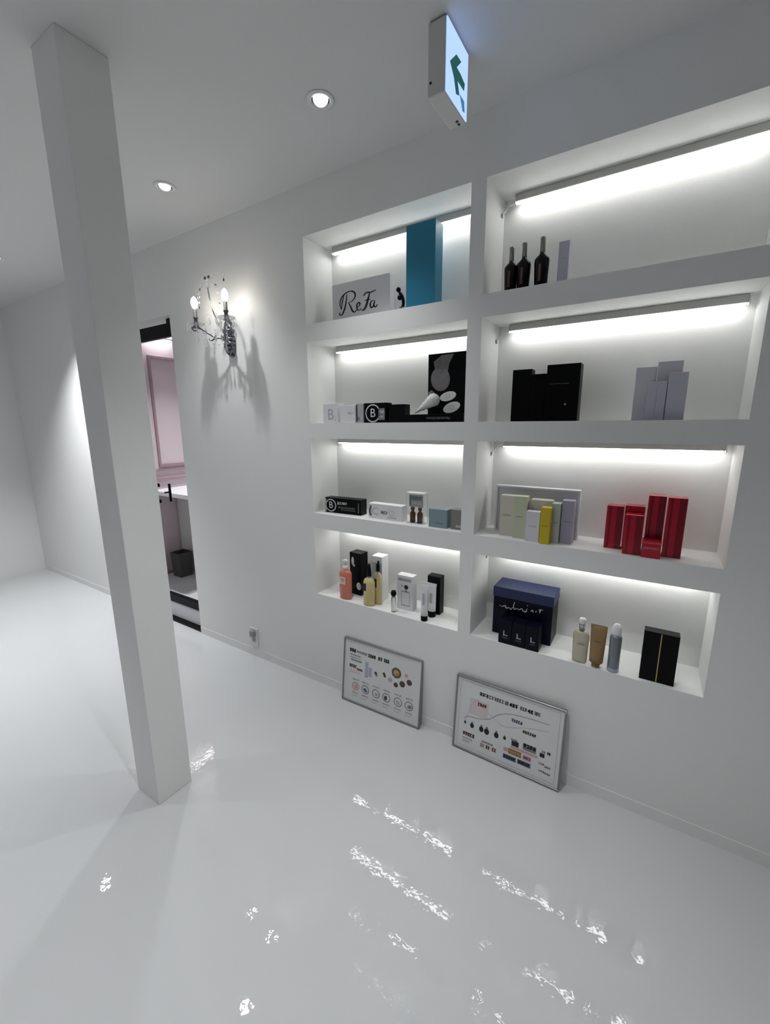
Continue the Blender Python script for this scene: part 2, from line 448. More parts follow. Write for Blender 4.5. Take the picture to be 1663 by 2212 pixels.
m = MB(); m.tube([(0.004, -0.135, 0), (0.004, 0.135, 0)], 0.009, 'tube_light', sub=2); m.build('light_tube', wl)

# ------------------------------------------------------------------ recessed ceiling spots
def downlight(loc, label, watts, tilt=(-0.28, -0.30)):
    r = empty('recessed_downlight', label, 'ceiling light', (loc[0], loc[1], H), 0, 'recessed ceiling downlights')
    m = MB(); m.lathe([(0.0300, 0.004), (0.0305, -0.002), (0.036, -0.0045), (0.0465, -0.003), (0.0475, -0.0005), (0.0305, -0.0002)], 'white_plastic', cap=False, seg=40); m.build('trim_ring', r)
    m = MB(); m.lathe([(0.0300, 0.002), (0.0285, 0.045), (0.002, 0.046)], 'lamp_cup', cap=False, seg=36); m.build('lamp_cup', r)
    m = MB(); m.lathe([(0.0255, -0.006), (0.0265, 0.0), (0.018, 0.014), (0.006, 0.022)], 'white_plastic', cap=False, seg=32)
    head = m.build('lamp_head', r, (0, 0, 0.007), (tilt[0], tilt[1], 0))
    m = MB(); m.lathe([(0.0005, -0.004), (0.024, -0.004)], 'lens', cap=False, seg=32); m.build('lens', head)
    ld = bpy.data.lights.new('lamp', 'SPOT'); ld.energy = watts; ld.spot_size = math.radians(92); ld.spot_blend = 1.0
    ld.shadow_soft_size = 0.022; ld.color = (0.97, 0.985, 1.0)
    lo = bpy.data.objects.new('lamp', ld); col.objects.link(lo); lo.parent = r; lo.location = (0, 0, -0.012)
    return r
downlight(DOWN[0], 'recessed spotlight in the ceiling, the nearer one left of the hanging exit sign', DOWN_WATTS * 0.45)
downlight(DOWN[1], 'recessed spotlight in the ceiling above the crystal wall lamp', DOWN_WATTS * 0.6)
downlight(DOWN[2], 'recessed spotlight in the ceiling behind the white pillar', DOWN_WATTS * 4.2)
downlight(DOWN[3], 'added unseen spotlight in the ceiling left of the pillar, beside the left wall', DOWN_WATTS_BACK)  # added out of view to lighten the left side
downlight(DOWN[4], 'added unseen spotlight in the ceiling behind the viewer, middle of the room', DOWN_WATTS_BACK)  # no lamp known here; added behind the viewer as room fill
downlight(DOWN[5], 'added unseen spotlight in the ceiling at the right end of the room', DOWN_WATTS_BACK)  # added out of view to light the right side and the pillar
downlight(DOWN[6], 'added unseen spotlight in the ceiling in the far front left corner', DOWN_WATTS_BACK)  # added in the unseen corner to lighten the left of the room
downlight(DOWN[9], 'added fill spotlight in the ceiling to the right of the hanging exit sign', 36)  # added above the frame to brighten floor and lower wall
downlight(DOWN[10], 'added fill spotlight in the ceiling between the pillar and the hanging exit sign', 54)  # added above the frame to brighten the pillar's right face and left wall
downlight(DOWN[7], 'added fill spotlight in the room behind the glass door, above the vanity', 110)  # fill added because the room behind the door was too dark
downlight(DOWN[8], 'added fill spotlight at the rear of the room behind the glass door', 120)  # second fill lamp added for the dark room behind the door

# ------------------------------------------------------------------ light bars in the niches
def light_bar(x0, x1, zt, label, cable):
    L = x1 - x0
    r = empty('led_light_bar', label, 'light bar', (x0, 0.167, zt), 0, 'light bars under the niche tops')
    m = MB(); m.box(0.004, L - 0.004, 0, 0.024, -0.026, -0.0005, 'aluminium', 0.0015, 1); m.build('bar_housing', r)
    m = MB(); m.box(0.010, L - 0.010, 0.003, 0.021, -0.0305, -0.0262, 'led'); m.build('diffuser', r)
    for x in (0.0, L - 0.004): m = MB(); m.box(x, x + 0.004, -0.001, 0.025, -0.031, -0.007, 'white_plastic', 0.0008, 1); m.build('end_cap', r)
    if cable:
        m = MB(); m.box(-0.022, -0.001, 0.006, 0.020, -0.030, -0.014, 'white_plastic', 0.001, 1); m.build('plug', r)
        m = MB(); m.tube([(-0.022, 0.013, -0.022), (-0.034, 0.020, -0.036), (-0.043, 0.012, -0.050), (-0.047, 0.008, -0.055)], 0.0025, 'white_plastic'); m.build('cable', r)
        m = MB(); m.lathe([(0.008, 0), (0.008, 0.002)], 'grey_plastic', -0.0485, 0.006, -0.060, axis=(1, 0, 0)); m.build('cable_grommet', r)
    return r
nm = {1: 'top', 2: 'second', 3: 'third', 4: 'lowest'}
for rw in ROWS:
    light_bar(XL0 + 0.033 if rw == 1 else XL0 + 0.040, XL1 - 0.012, ROWS[rw][1], f'slim glowing light bar under the top of the {nm[rw]} niche in the left column', False)
for rw in ROWS:
    light_bar(XR0 + 0.050, XR1 - 0.02, ROWS[rw][1], f'slim glowing light bar with white plug in the {nm[rw]} niche of the right column', True)

# ------------------------------------------------------------------ exit sign
ex = empty('exit_sign', 'lit white exit sign box with green arrow hanging from the ceiling', 'exit sign', (-0.6346, -0.322, H))
m = MB(); m.box(0.0, 0.0525, -0.0755, 0.0755, -0.178, -0.006, 'sign_case', 0.003, 2); m.box(0.004, 0.050, -0.070, 0.070, -0.006, 0.0, 'grey_plastic')
m.build('sign_case', ex)
m = MB(); m.box(0.0527, 0.0556, -0.0735, 0.0735, -0.176, -0.008, 'sign_face', 0.001, 1)
def yz(pts, k, x=0.0560): m.poly([(x, y + 0.322, z - H) for y, z in pts], k)
# arrow pointing left with two tails, then the running figure's leg
yz([(-0.376, 2.402), (-0.334, 2.442), (-0.300, 2.444), (-0.330, 2.414)], 'sign_green')
yz([(-0.376, 2.402), (-0.330, 2.414), (-0.322, 2.386), (-0.348, 2.380)], 'sign_green')
yz([(-0.330, 2.414), (-0.304, 2.414), (-0.270, 2.407), (-0.276, 2.387), (-0.322, 2.386)], 'sign_green')
yz([(-0.348, 2.380), (-0.322, 2.386), (-0.307, 2.359), (-0.331, 2.350)], 'sign_green')
yz([(-0.306, 2.364), (-0.272, 2.364), (-0.266, 2.338), (-0.284, 2.334), (-0.292, 2.347)], 'sign_blue')
m.build('lit_panel', ex)
m = MB(); m.lathe([(0.0035, 0), (0.0035, 0.0015)], 'dark_hole', 0.010, -0.0757, -0.145, axis=(0, -1, 0), seg=12); m.build('screw', ex)
for y in (0.052, 0.066):
    m = MB(); m.lathe([(0.0045, 0), (0.0045, 0.0015)], 'dark_hole', 0.034, y, -0.1779, axis=(0, 0, -1), seg=14); m.build('test_button', ex)

# ------------------------------------------------------------------ crystal wall lamp
sc = empty('crystal_wall_sconce', 'chrome two-armed wall lamp with candle bulbs and crystal drops', 'wall lamp', (-2.02, 0, 1.90))
m = MB()   # cast back plate
for i in range(9):
    a = i / 8; z = -0.085 + 0.17 * a; w = 0.016 + 0.016 * math.sin(PI * a) ** 0.7
    m.ball((0, -0.010, z), w, 'dark_chrome', 0.55, 14)
for sx in (-1, 1):
    m.tube([(0, -0.02, -0.085), (sx * 0.022, -0.026, -0.06), (sx * 0.026, -0.03, -0.03), (sx * 0.010, -0.034, -0.015)], 0.006, 'dark_chrome')
    m.tube([(0, -0.02, 0.085), (sx * 0.022, -0.026, 0.06), (sx * 0.024, -0.03, 0.035), (sx * 0.010, -0.034, 0.02)], 0.006, 'dark_chrome')
m.box(-0.022, 0.022, -0.018, -0.001, -0.08, 0.08, 'dark_chrome', 0.006, 2)
m.build('back_plate', sc)
m = MB(); m.ball((0, -0.045, 0), 0.018, 'dark_chrome'); m.lathe([(0.012, 0), (0.006, 0.03)], 'dark_chrome', 0, -0.03, 0, axis=(0, -1, 0)); m.build('arm_hub', sc)
ENDS = [(-0.135, -0.12), (0.117, -0.12)]
for ix, (ax, ay) in enumerate(ENDS):
    arm = MB(); arm.tube([(0, -0.045, 0.0), (ax * 0.30, ay * 0.60, 0.004), (ax * 0.55, ay * 0.78, 0.026), (ax * 0.78, ay * 0.92, 0.048), (ax, ay, 0.057), (ax * 1.22, ay * 1.06, 0.058)], 0.0055, 'dark_chrome')
    arm.tube([(ax * 0.30, ay * 0.62, 0.004), (ax * 0.40, ay * 0.74, -0.012), (ax * 0.50, ay * 0.8, -0.004)], 0.004, 'dark_chrome'); arm.tube([(ax * 1.22, ay * 1.06, 0.058), (ax * 1.16, ay * 1.03, 0.044), (ax * 0.98, ay, 0.040)], 0.0035, 'dark_chrome')
    arm = arm.build('arm', sc)
    d = MB(); d.lathe([(0.008, 0.060), (0.030, 0.064), (0.044, 0.074), (0.046, 0.077), (0.028, 0.069), (0.008, 0.066)], 'crystal', ax, ay, 0, seg=20, cap=False)
    d.lathe([(0.006, 0.058), (0.016, 0.063), (0.014, 0.068), (0.006, 0.072)], 'dark_chrome', ax, ay, 0, seg=16)
    d.build('drip_dish', arm)
    d = MB(); d.lathe([(0.0095, 0.072), (0.0095, 0.100), (0.013, 0.104), (0.013, 0.108), (0.0095, 0.112), (0.0095, 0.150)], 'candle', ax, ay, 0, seg=16); d.build('candle_sleeve', arm)
    d = MB(); d.lathe([(0.006, 0.150), (0.013, 0.160), (0.017, 0.176), (0.015, 0.194), (0.008, 0.205), (0.001, 0.212)], 'bulb', ax, ay, 0, seg=16); d.build('candle_bulb', arm)
    for j in range(8):
        a = 2 * PI * j / 8 + .2
        px, py = ax + 0.044 * math.cos(a), ay + 0.044 * math.sin(a)
        if py > -0.02: continue
        d = MB(); d.ball((px, py, 0.069), 0.004, 'crystal', 1, 8, False); d.drop((px, py, 0.064), 0.0062, 0.040, 'crystal'); d.build('crystal_drop', arm)
m = MB(); m.tube([(0, -0.045, 0.01), (0, -0.075, 0.06), (-0.005, -0.11, 0.14), (-0.012, -0.12, 0.235)], 0.0035, 'chrome')
m.ball((-0.012, -0.12, 0.245), 0.011, 'crystal', 1.3, 10, False); m.drop((-0.012, -0.12, 0.285), 0.009, 0.035, 'crystal'); m.build('centre_stem', sc)
for sx in (-1, 1):
    for j in range(9):   # beaded arch
        t_ = (j + 1) / 10; x = -0.012 + sx * (0.085 * math.sin(t_ * PI * .55)); z = 0.285 - 0.16 * t_ ** 1.7
        d = MB(); d.ball((x, -0.12, z), 0.0052 if j % 3 else 0.0075, 'crystal' if j % 4 else 'dark_chrome', 1.2, 8, False); d.build('crystal_bead', sc)
m = MB(); m.drop((0.118, -0.12, 0.285), 0.006, 0.03, 'crystal'); m.ball((0.118, -0.12, 0.25), 0.004, 'dark_chrome', 2.0, 8); m.build('finial', sc)
for sx, (ax, ay) in zip((-1, 1), ENDS):
    for j in range(7):   # swags from dish to the hub
        t_ = (j + .5) / 7; x = ax * (1 - t_); y = ay * (1 - t_) - 0.05 * t_; z = 0.055 - 0.10 * math.sin(PI * t_) * .9 - 0.04 * t_
        d = MB(); d.ball((x, y, z), 0.0048, 'crystal', 1.0, 8, False); d.build('crystal_bead', sc)
for x, y, z, h in ((-0.10, -0.10, 0.010, 0.05), (-0.055, -0.085, -0.035, 0.06), (0.0, -0.06, -0.035, 0.07), (0.055, -0.085, -0.035, 0.06), (-0.12, -0.075, 0.03, 0.07), (0.09, -0.10, 0.010, 0.05), (-0.03, -0.115, 0.10, 0.05), (0.03, -0.115, 0.10, 0.05), (-0.075, -0.11, 0.055, 0.05), (0.06, -0.11, 0.055, 0.05), (-0.02, -0.09, 0.03, 0.06), (0.03, -0.09, 0.02, 0.05), (-0.16, -0.10, 0.035, 0.05), (0.14, -0.09, 0.03, 0.06)):
    d = MB(); d.ball((x, y, z + 0.006), 0.0045, 'crystal', 1, 8, False); d.drop((x, y, z), 0.008, h, 'crystal'); d.build('crystal_drop', sc)

# ------------------------------------------------------------------ wall socket
so = empty('wall_socket', 'white power socket plate low on the wall between door and poster', 'socket', (-2.015, 0, 0.072))
m = MB(); m.box(-0.036, 0.036, -0.008, 0, 0, 0.122, 'white_plastic', 0.003, 2); m.build('cover_plate', so)
m = MB(); m.box(-0.016, 0.016, -0.0095, -0.008, 0.030, 0.092, 'carton_grey', 0.001, 1)
for z in (0.045, 0.077):
    for x in (-0.006, 0.006): m.rect(x - 0.0015, x + 0.0015, z - 0.006, z + 0.006, -0.0097, 'dark_hole')
m.build('socket_insert', so)
m = MB(); m.box(-0.014, 0.022, -0.030, -0.0098, 0.070, 0.110, 'grey_plastic', 0.004, 2); m.build('plugged_adapter', so)

# ------------------------------------------------------------------ cartons and bottles
def carton(label, x0, x1, y, z, h, d, k, prints=None, rz=0.0, group=None, name='product_box', cat='box', bev=0.0012):
    w = x1 - x0; m = MB(); m.box(-w / 2, w / 2, 0, d, 0, h, k, bev, 2)
    if prints: prints(m, w, h, -0.0005)
    if rz: loc = ((x0 + x1) / 2, y, z)
    else: loc = ((x0 + x1) / 2, y, z)
    return tag(m.build(name, loc=loc, rot=(0, 0, rz)), label, cat, group)
Z1, Z2, Z3, Z4 = (ROWS[i][0] for i in (1, 2, 3, 4))

# -- row 1, left
def p_script(m, w, h, y):
    ox, oz = -1.2415, 1.9107     # box centre, base
    def S(pts, wd=0.0055, **kw): m.stroke([(a - ox, b - oz) for a, b in pts], wd * 1.4, y, 'ink_black', sub=8, **kw)
    # R with a large loop
    S([(-1.352, 1.985), (-1.360, 2.010), (-1.350, 2.038), (-1.322, 2.055), (-1.292, 2.058), (-1.272, 2.048), (-1.270, 2.030), (-1.288, 2.014), (-1.312, 2.010)])
    S([(-1.318, 2.048), (-1.322, 2.020), (-1.332, 1.988), (-1.348, 1.963), (-1.362, 1.962), (-1.366, 1.974)])
    S([(-1.334, 2.050), (-1.345, 2.020), (-1.352, 1.985)], 0.004)
    S([(-1.308, 2.010), (-1.296, 1.990), (-1.286, 1.970), (-1.272, 1.964), (-1.262, 1.972)])
    # e
    S([(-1.262, 1.980), (-1.248, 1.986), (-1.242, 1.996), (-1.250, 2.002), (-1.260, 1.992), (-1.258, 1.974), (-1.246, 1.968), (-1.234, 1.976)], 0.005)
    # F
    S([(-1.222, 2.026), (-1.205, 2.038), (-1.180, 2.036), (-1.150, 2.042)], 0.006)
    S([(-1.186, 2.036), (-1.196, 2.008), (-1.208, 1.980), (-1.222, 1.966), (-1.234, 1.968)], 0.007)
    S([(-1.214, 2.004), (-1.198, 2.008), (-1.182, 2.006)], 0.005)
    # a
    S([(-1.162, 1.998), (-1.176, 1.998), (-1.184, 1.984), (-1.178, 1.970), (-1.166, 1.976), (-1.158, 1.998)], 0.005)
    S([(-1.158, 1.998), (-1.164, 1.978), (-1.154, 1.970), (-1.144, 1.980)], 0.005)
carton('wide white box lettered in black script in the top left niche', -1.407, -1.076, 0.118, Z1, 0.190, 0.036, 'carton_white', p_script)
carton('tall teal box nearly filling the height of the top left niche', -0.944, -0.812, 0.030, Z1, 0.313, 0.068, 'carton_teal')
rl = empty('beauty_roller', 'small black two-headed face roller between the white script box and teal box', 'massager', (-0.983, 0.055, Z1))
m = MB(); m.lathe([(0.020, 0.0), (0.020, 0.004), (0.008, 0.008), (0.006, 0.022)], 'clear_plastic'); m.build('stand', rl)
m = MB(); m.tube([(0.010, 0, 0.020), (0.012, 0, 0.040), (0.006, 0, 0.062), (-0.006, 0, 0.078)], 0.0065, 'carton_black'); m.build('handle', rl)
for x, z in ((-0.010, 0.090), (-0.004, 0.058)): m = MB(); m.ball((x, -0.003, z), 0.0105, 'carton_black'); m.build('roller_head', rl)

# -- row 2, left
def p_B(ink, s=1.0):
    def f(m, w, h, y):
        m.text('B', 0.002, h * 0.42, h * 0.80 * s, y, ink, 0.0)
        m.rect(w * .30, w * .36, h * .10, h * .18, y, ink)
    return f
carton('small white box marked with a grey B at the left end of the second niche', -1.406, -1.316, 0.020, Z2, 0.092, 0.05, 'carton_white', p_B('ink_soft'))
carton('narrow blank white box right of the white box with grey B', -1.300, -1.210, 0.020, Z2, 0.082, 0.05, 'carton_white', lambda m, w, h, y: m.glyphs(w * .0, w * .35, h * .55, h * .12, y, 'ink_soft', 3, 5))
def p_H(m, w, h, y):
    m.rect(-w * .46, -w * .30, h * .06, h * .94, y, 'ink_black'); m.rect(-w * .30, w * .10, h * .40, h * .90, y, 'ink_soft')
    m.rect(-w * .28, w * .02, h * .12, h * .30, y, 'ink_grey')
carton('slim grey box with dark printed edge beside the black box with ringed B', -1.205, -1.163, 0.020, Z2, 0.088, 0.04, 'carton_grey', p_H)
def p_blackB(m, w, h, y):
    m.ring(-w * .10, h * .48, h * .40, h * .46, y, 'ink_white'); m.text('B', -w * .10, h * .48, h * .62, y, 'ink_white')
    m.rect(w * .16, w * .44, h * .14, h * .72, y, 'ink_grey'); m.glyphs(w * .18, w * .42, h * .55, h * .14, y - .0002, 'ink_white', 4, 3); m.glyphs(w * .18, w * .42, h * .30, h * .10, y - .0002, 'ink_white', 5, 4)
carton('black box with a white ringed B in the second niche of the left column', -1.157, -1.037, 0.018, Z2, 0.088, 0.05, 'carton_black', p_blackB)
carton('plain small black box right of the box with ringed B', -1.031, -0.949, 0.030, Z2, 0.079, 0.05, 'carton_black')
def p_panel(m, w, h, y):
    ox, oz = (-0.863 - 0.678) / 2, Z2
    m.disc(-0.805 - ox, 1.628 - oz, 0.044, y, 'stone_grey', 0.050, rot=.3)
    m.poly([(a - ox, y - .0002, b - oz) for a, b in ((-0.828, 1.66), (-0.838, 1.70), (-0.80, 1.725), (-0.745, 1.726), (-0.765, 1.69), (-0.772, 1.655))], 'stone_grey')
    m.poly([(a - ox, y, b - oz) for a, b in ((-0.862, 1.575), (-0.845, 1.585), (-0.825, 1.568), (-0.862, 1.553))], 'stone_grey')
    for cx, cz, rx, rz, ro in ((-0.768, 1.556, 0.038, 0.019, .22), (-0.750, 1.510, 0.040, 0.021, .30)):
        m.disc(cx - ox, cz - oz, rx, y - .0002, 'shell', rz, rot=ro); m.ring(cx - ox, cz - oz, 0.008, 0.010, y - .0004, 'ink_soft')
carton('tall black display box printed with grey and white stones', -0.863, -0.678, 0.085, Z2, 0.284, 0.030, 'carton_black', p_panel, name='display_box')
carton('low flat black tray box in front of the stone-printed display box', -0.941, -0.668, 0.012, Z2, 0.033, 0.060, 'carton_black', lambda m, w, h, y: m.glyphs(-w * .1, w * .3, h * .5, h * .25, y, 'ink_grey', 10, 8), name='tray_box')
m = MB(); d0 = Vector((0.098, 0, 0.058)).normalized()
m.lathe([(0.001, 0), (0.004, 0.012), (0.008, 0.035), (0.016, 0.065), (0.023, 0.088), (0.027, 0.105), (0.024, 0.120), (0.012, 0.130), (0.001, 0.132)], 'shell', 0, 0, 0, axis=d0, seg=18)
sh = m.build('spiral_shell', loc=(-0.905, 0.040, Z2 + 0.038)); tag(sh, 'white pointed shell lying on the low black tray box', 'shell')
for i in range(5):
    r_ = 0.012 + i * 0.0037; c_ = d0 * (0.045 + i * 0.016)
    rg = MB(); rg.lathe([(r_, -0.002), (r_ + 0.0025, 0), (r_, 0.002)], 'shell', c_.x, c_.y, c_.z, axis=d0, seg=18, cap=False); rg.build('shell_ridge', sh)

# -- row 3, left
def p_longblack(m, w, h, y):
    m.rect(-w * .5 + .002, -w * .5 + .010, .004, h - .004, y, 'ink_soft')
    m.ring(-w * .33, h * .5, h * .36, h * .42, y, 'ink_white'); m.text('B', -w * .33, h * .5, h * .62, y, 'ink_white')
    m.glyphs(-w * .13, w * .12, h * .68, h * .15, y, 'ink_white', 7, 11); m.rect(-w * .14, -w * .13, h * .56, h * .80, y, 'ink_white')
    m.glyphs(-w * .13, w * .34, h * .40, h * .10, y, 'ink_grey', 18, 12); m.glyphs(-w * .05, w * .34, h * .26, h * .07, y, 'ink_grey', 20, 13)
    m.rect(w * .42, w * .44, h * .14, h * .78, y, 'ink_grey')
carton('long black box with white B and lettering in the third niche', -1.436, -1.214, 0.052, Z3, 0.079, 0.055, 'carton_black', p_longblack, rz=0.07)
def p_longwhite(m, w, h, y):
    m.rect(-w * .48, -w * .40, h * .15, h * .88, y, 'ink_soft'); m.ring(-w * .32, h * .48, h * .34, h * .42, y, 'ink_white')
    m.text('C', -w * .30, h * .48, h * .66, y - .0002, 'ink_soft')
    m.glyphs(-w * .12, w * .08, h * .46, h * .22, y, 'ink_grey', 5, 21); m.ring(w * .2, h * .48, h * .16, h * .19, y, 'ink_soft'); m.rect(w * .08, w * .34, h * .14, h * .20, y, 'ink_soft')
carton('long white box with grey lettering right of the long black box', -1.162, -0.972, 0.050, Z3, 0.073, 0.05, 'carton_white', p_longwhite)
cl = empty('clear_box', 'clear plastic box holding two brown vials under a grey card', 'box', (-0.9015, 0.046, Z3))
m = MB()
for sx in (-1, 1):
    for y in (0, 0.042): m.box(sx * 0.044 - 0.0012, sx * 0.044 + 0.0012, y - .0012, y + .0012, 0, 0.144, 'ink_white')
for z in (0.001, 0.142): m.box(-0.045, 0.045, -0.001, 0.043, z - .001, z + .0012, 'ink_white')
m.build('box_edges', cl)
m = MB(); m.box(-0.043, 0.043, -0.0008, 0.0, 0.003, 0.140, 'glass'); m.build('front_window', cl)
m = MB(); m.box(-0.034, 0.036, 0.010, 0.013, 0.078, 0.134, 'carton_grey')
m.glyphs(-0.030, 0.030, 0.118, 0.014, 0.0095, 'ink_black', 5, 31); m.glyphs(-0.030, 0.030, 0.096, 0.012, 0.0095, 'ink_white', 5, 32); m.rect(-0.034, -0.024, 0.08, 0.13, 0.0094, 'ink_grey')
m.build('grey_card', cl)
for x, k in ((-0.022, 'vial_brown'), (0.016, 'vial_brown')):
    m = MB(); m.lathe([(0.013, 0.003), (0.0135, 0.045), (0.006, 0.056), (0.006, 0.060), (0.009, 0.061), (0.009, 0.074)], k, x, 0.021, 0, seg=18); m.build('vial', cl)
carton('small blue-grey box in the third niche, second from its right end', -0.824, -0.735, 0.032, Z3, 0.083, 0.05, 'carton_blue', lambda m, w, h, y: m.glyphs(-w * .1, w * .3, h * .25, h * .08, y, 'ink_grey', 6, 41))
carton('small grey-brown box against the right side of the third niche', -0.721, -0.661, 0.040, Z3, 0.088, 0.05, 'carton_brown', lambda m, w, h, y: m.rect(-w * .1, w * .45, h * .12, h * .24, y, 'ink_soft'))

# -- row 4, left
def bottle(label, x, y, z, name='bottle', cat='bottle', parts=(), rz=0.0, group=None):
    r = empty(name, label, cat, (x, y, z), rz, group)
    for nm_, fn in parts:
        m = MB(); fn(m); m.build(nm_, r)
    return r
def rbox(w, d, h, k, z0=0.0, b=0.008): return lambda m: m.box(-w / 2, w / 2, -d / 2, d / 2, z0, z0 + h, k, b, 3)
bottle('coral pink bottle with pale cap in the lowest left niche', -1.305, 0.036, Z4, parts=[
    ('body', lambda m: m.lathe([(0.034, 0.0), (0.037, 0.004), (0.037, 0.140), (0.030, 0.152), (0.014, 0.157)], 'coral', sy=.65)),
    ('label', lambda m: (m.rect(-0.020, 0.018, 0.085, 0.125, -0.0262, 'coral_cap'), m.glyphs(-0.014, 0.012, 0.110, 0.012, -0.0264, 'ink_grey', 3, 51), m.glyphs(-0.010, 0.008, 0.098, 0.006, -0.0264, 'ink_grey', 4, 52))),
    ('pump_collar', lambda m: m.lathe([(0.014, 0.157), (0.014, 0.176), (0.008, 0.180)], 'coral_cap')),
    ('pump_head', lambda m: (m.lathe([(0.006, 0.180), (0.006, 0.196), (0.011, 0.198), (0.011, 0.210), (0.004, 0.214)], 'white_plastic'), m.box(-0.022, 0.0, -0.004, 0.004, 0.200, 0.208, 'white_plastic', .002)))])
def p_tallblack(m, w, h, y):
    m.disc(-w * .22, h * .80, w * .12, y, 'ink_white', w * .30); m.disc(-w * .12, h * .70, w * .10, y, 'ink_white')
    m.disc(w * .30, h * .22, w * .22, y, 'ink_white', w * .28); m.rect(w * .38, w * .48, h * .16, h * .28, y - .0002, 'ink_paleblue')
carton('tall black box with white mark standing behind the coral bottle', -1.326, -1.250, 0.100, Z4, 0.234, 0.060, 'carton_black', p_tallblack, rz=-0.06)
def gold(label, x, y, w, hb, hc):
    return bottle(label, x, y, Z4, parts=[
        ('body', lambda m: m.lathe([(w * .46, 0), (w * .5, .004), (w * .5, hb * .82), (w * .40, hb * .93), (w * .17, hb)], 'gold_liquid', sy=.8)),
        ('neck_ring', lambda m: m.lathe([(w * .17, hb), (w * .17, hb + .008)], 'chrome')),
        ('tapered_cap', lambda m: m.lathe([(w * .20, hb + .008), (w * .17, hb + hc * .5), (w * .12, hb + hc)], 'carton_black')),
        ('label', lambda m: m.rect(-w * .40, -w * .02, hb * .55, hb * .82, -w * .402, 'ink_black'))])
gold('larger golden bottle with black tapered cap beside the coral bottle', -1.152, 0.032, 0.064, 0.146, 0.070)
gold('smaller golden bottle with black cap just behind the larger golden one', -1.116, 0.063, 0.040, 0.168, 0.062)
def p_tallwhite(m, w, h, y):
    m.rect(-w * .46, w * .46, h * .04, h * .86, y, 'carton_grey'); m.rect(-w * .08, w * .30, h * .66, h * .84, y - .0002, 'ink_black'); m.disc(w * .02, h * .58, w * .30, y - .0002, 'ink_white')
tw = carton('tall white box behind the golden bottles in the lowest left niche', -1.177, -1.113, 0.092, Z4, 0.240, 0.062, 'carton_white', p_tallwhite)
bottle('tiny clear bottle with black ball cap left of the small white box', -1.004, 0.026, Z4, parts=[
    ('body', lambda m: m.lathe([(0.0115, 0), (0.0125, .003), (0.0125, .072), (0.007, .080)], 'clear_plastic')),
    ('ball_cap', lambda m: m.lathe([(0.008, .080), (0.013, .086), (0.014, .098), (0.010, .108), (0.002, .110)], 'carton_black'))])
def p_spray(m, w, h, y):
    m.rect(-w * .42, w * .42, h * .84, h * .92, y, 'ink_soft'); m.glyphs(-w * .40, w * .30, h * .88, h * .04, y - .0002, 'ink_grey', 7, 61)
    m.disc(w * .10, h * .68, w * .13, y, 'ink_black'); m.disc(-w * .18, h * .70, w * .06, y, 'ink_soft')
    m.rect(-w * .22, w * .34, h * .12, h * .56, y, 'ink_soft'); m.rect(-w * .18, w * .30, h * .16, h * .52, y - .0002, 'carton_white'); m.rect(w * .02, w * .16, h * .54, h * .62, y, 'ink_soft')
carton('small white box printed with a capped bottle, middle of the lowest left niche', -1.010, -0.922, 0.068, Z4, 0.178, 0.045, 'carton_white', p_spray)
def tube_parts(w, h, k, capk, ch, ink=None, cr=None):
    cr = cr or w * .42
    def body(m):
        t = bmesh.new(); n = 24; rings = []
        for j in range(8):
            a = j / 7; z = ch + (h - ch) * a; sy = (1 - a) * .42 + a * .03; sx = .42 * (1 - a) + .5 * a
            rings.append([t.verts.new((w * sx * math.cos(2 * PI * i / n), w * sy * math.sin(2 * PI * i / n), z)) for i in range(n)])
        for a, b in zip(rings, rings[1:]):
            for i in range(n): t.faces.new((a[i], a[(i + 1) % n], b[(i + 1) % n], b[i]))
        t.faces.new(rings[0][::-1]); t.faces.new(rings[-1]); m._merge(t, k, True)
    ps = [('tube_body', body), ('cap', lambda m: m.lathe([(cr * .96, 0), (cr, .002), (cr, ch - .001), (cr * .9, ch)], capk)),
          ('crimp', lambda m: m.box(-w * .5, w * .5, -.0022, .0022, h - .012, h, k))]
    if ink: ps.append(('printed_label', lambda m: m.rect(-w * .14, w * .14, h * .42, h * .72, -w * .30, ink)))
    return ps
bottle('white squeeze tube standing on its black cap at the niche edge', -0.833, 0.020, Z4, 'squeeze_tube', 'tube', tube_parts(0.038, 0.190, 'carton_white', 'carton_black', 0.026, 'ink_soft'))
bottle('white squeeze tube on black cap in front of the slim black carton', -0.822, 0.078, Z4, 'squeeze_tube', 'tube', tube_parts(0.044, 0.166, 'carton_white', 'carton_black', 0.030, 'ink_soft'))
carton('slim black carton behind the white tubes in the lowest left niche', -0.861, -0.794, 0.106, Z4, 0.190, 0.045, 'carton_black')

# -- row 1, right
def wine(label, x, y, s, group=None):
    return bottle(label, x, y, Z1, 'dark_bottle', 'bottle', parts=[
        ('body', lambda m: m.lathe([(0.019 * s, 0), (0.0205 * s, .003), (0.0245 * s, .085 * s), (0.0235 * s, .092 * s), (0.010 * s, .106 * s), (0.0085 * s, .112 * s)], 'bottle_dark')),
        ('foil_neck', lambda m: m.lathe([(0.0085 * s, .112 * s), (0.0080 * s, .150 * s), (0.0088 * s, .152 * s), (0.0088 * s, .158 * s), (0.002, .159 * s)], 'foil_grey')),
        ('label', lambda m: m.box(-0.004 * s, 0.004 * s, -0.0252 * s, -0.020 * s, 0.020, 0.075, 'vial_brown'))])
wine('dark bottle with grey foil neck, first from the left side of the top right niche', -0.517, 0.060, 1.0)
wine('dark bottle with grey foil neck, middle one of the three in the niche', -0.470, 0.056, 1.02)
wine('dark bottle with grey foil neck nearest the slim lilac box', -0.407, 0.054, 1.05)
carton('slim lilac box right of the three dark bottles', -0.352, -0.317, 0.048, Z1, 0.138, 0.035, 'carton_lilac', lambda m, w, h, y: m.rect(-w * .2, w * .2, h * .60, h * .62, y, 'ink_soft'))

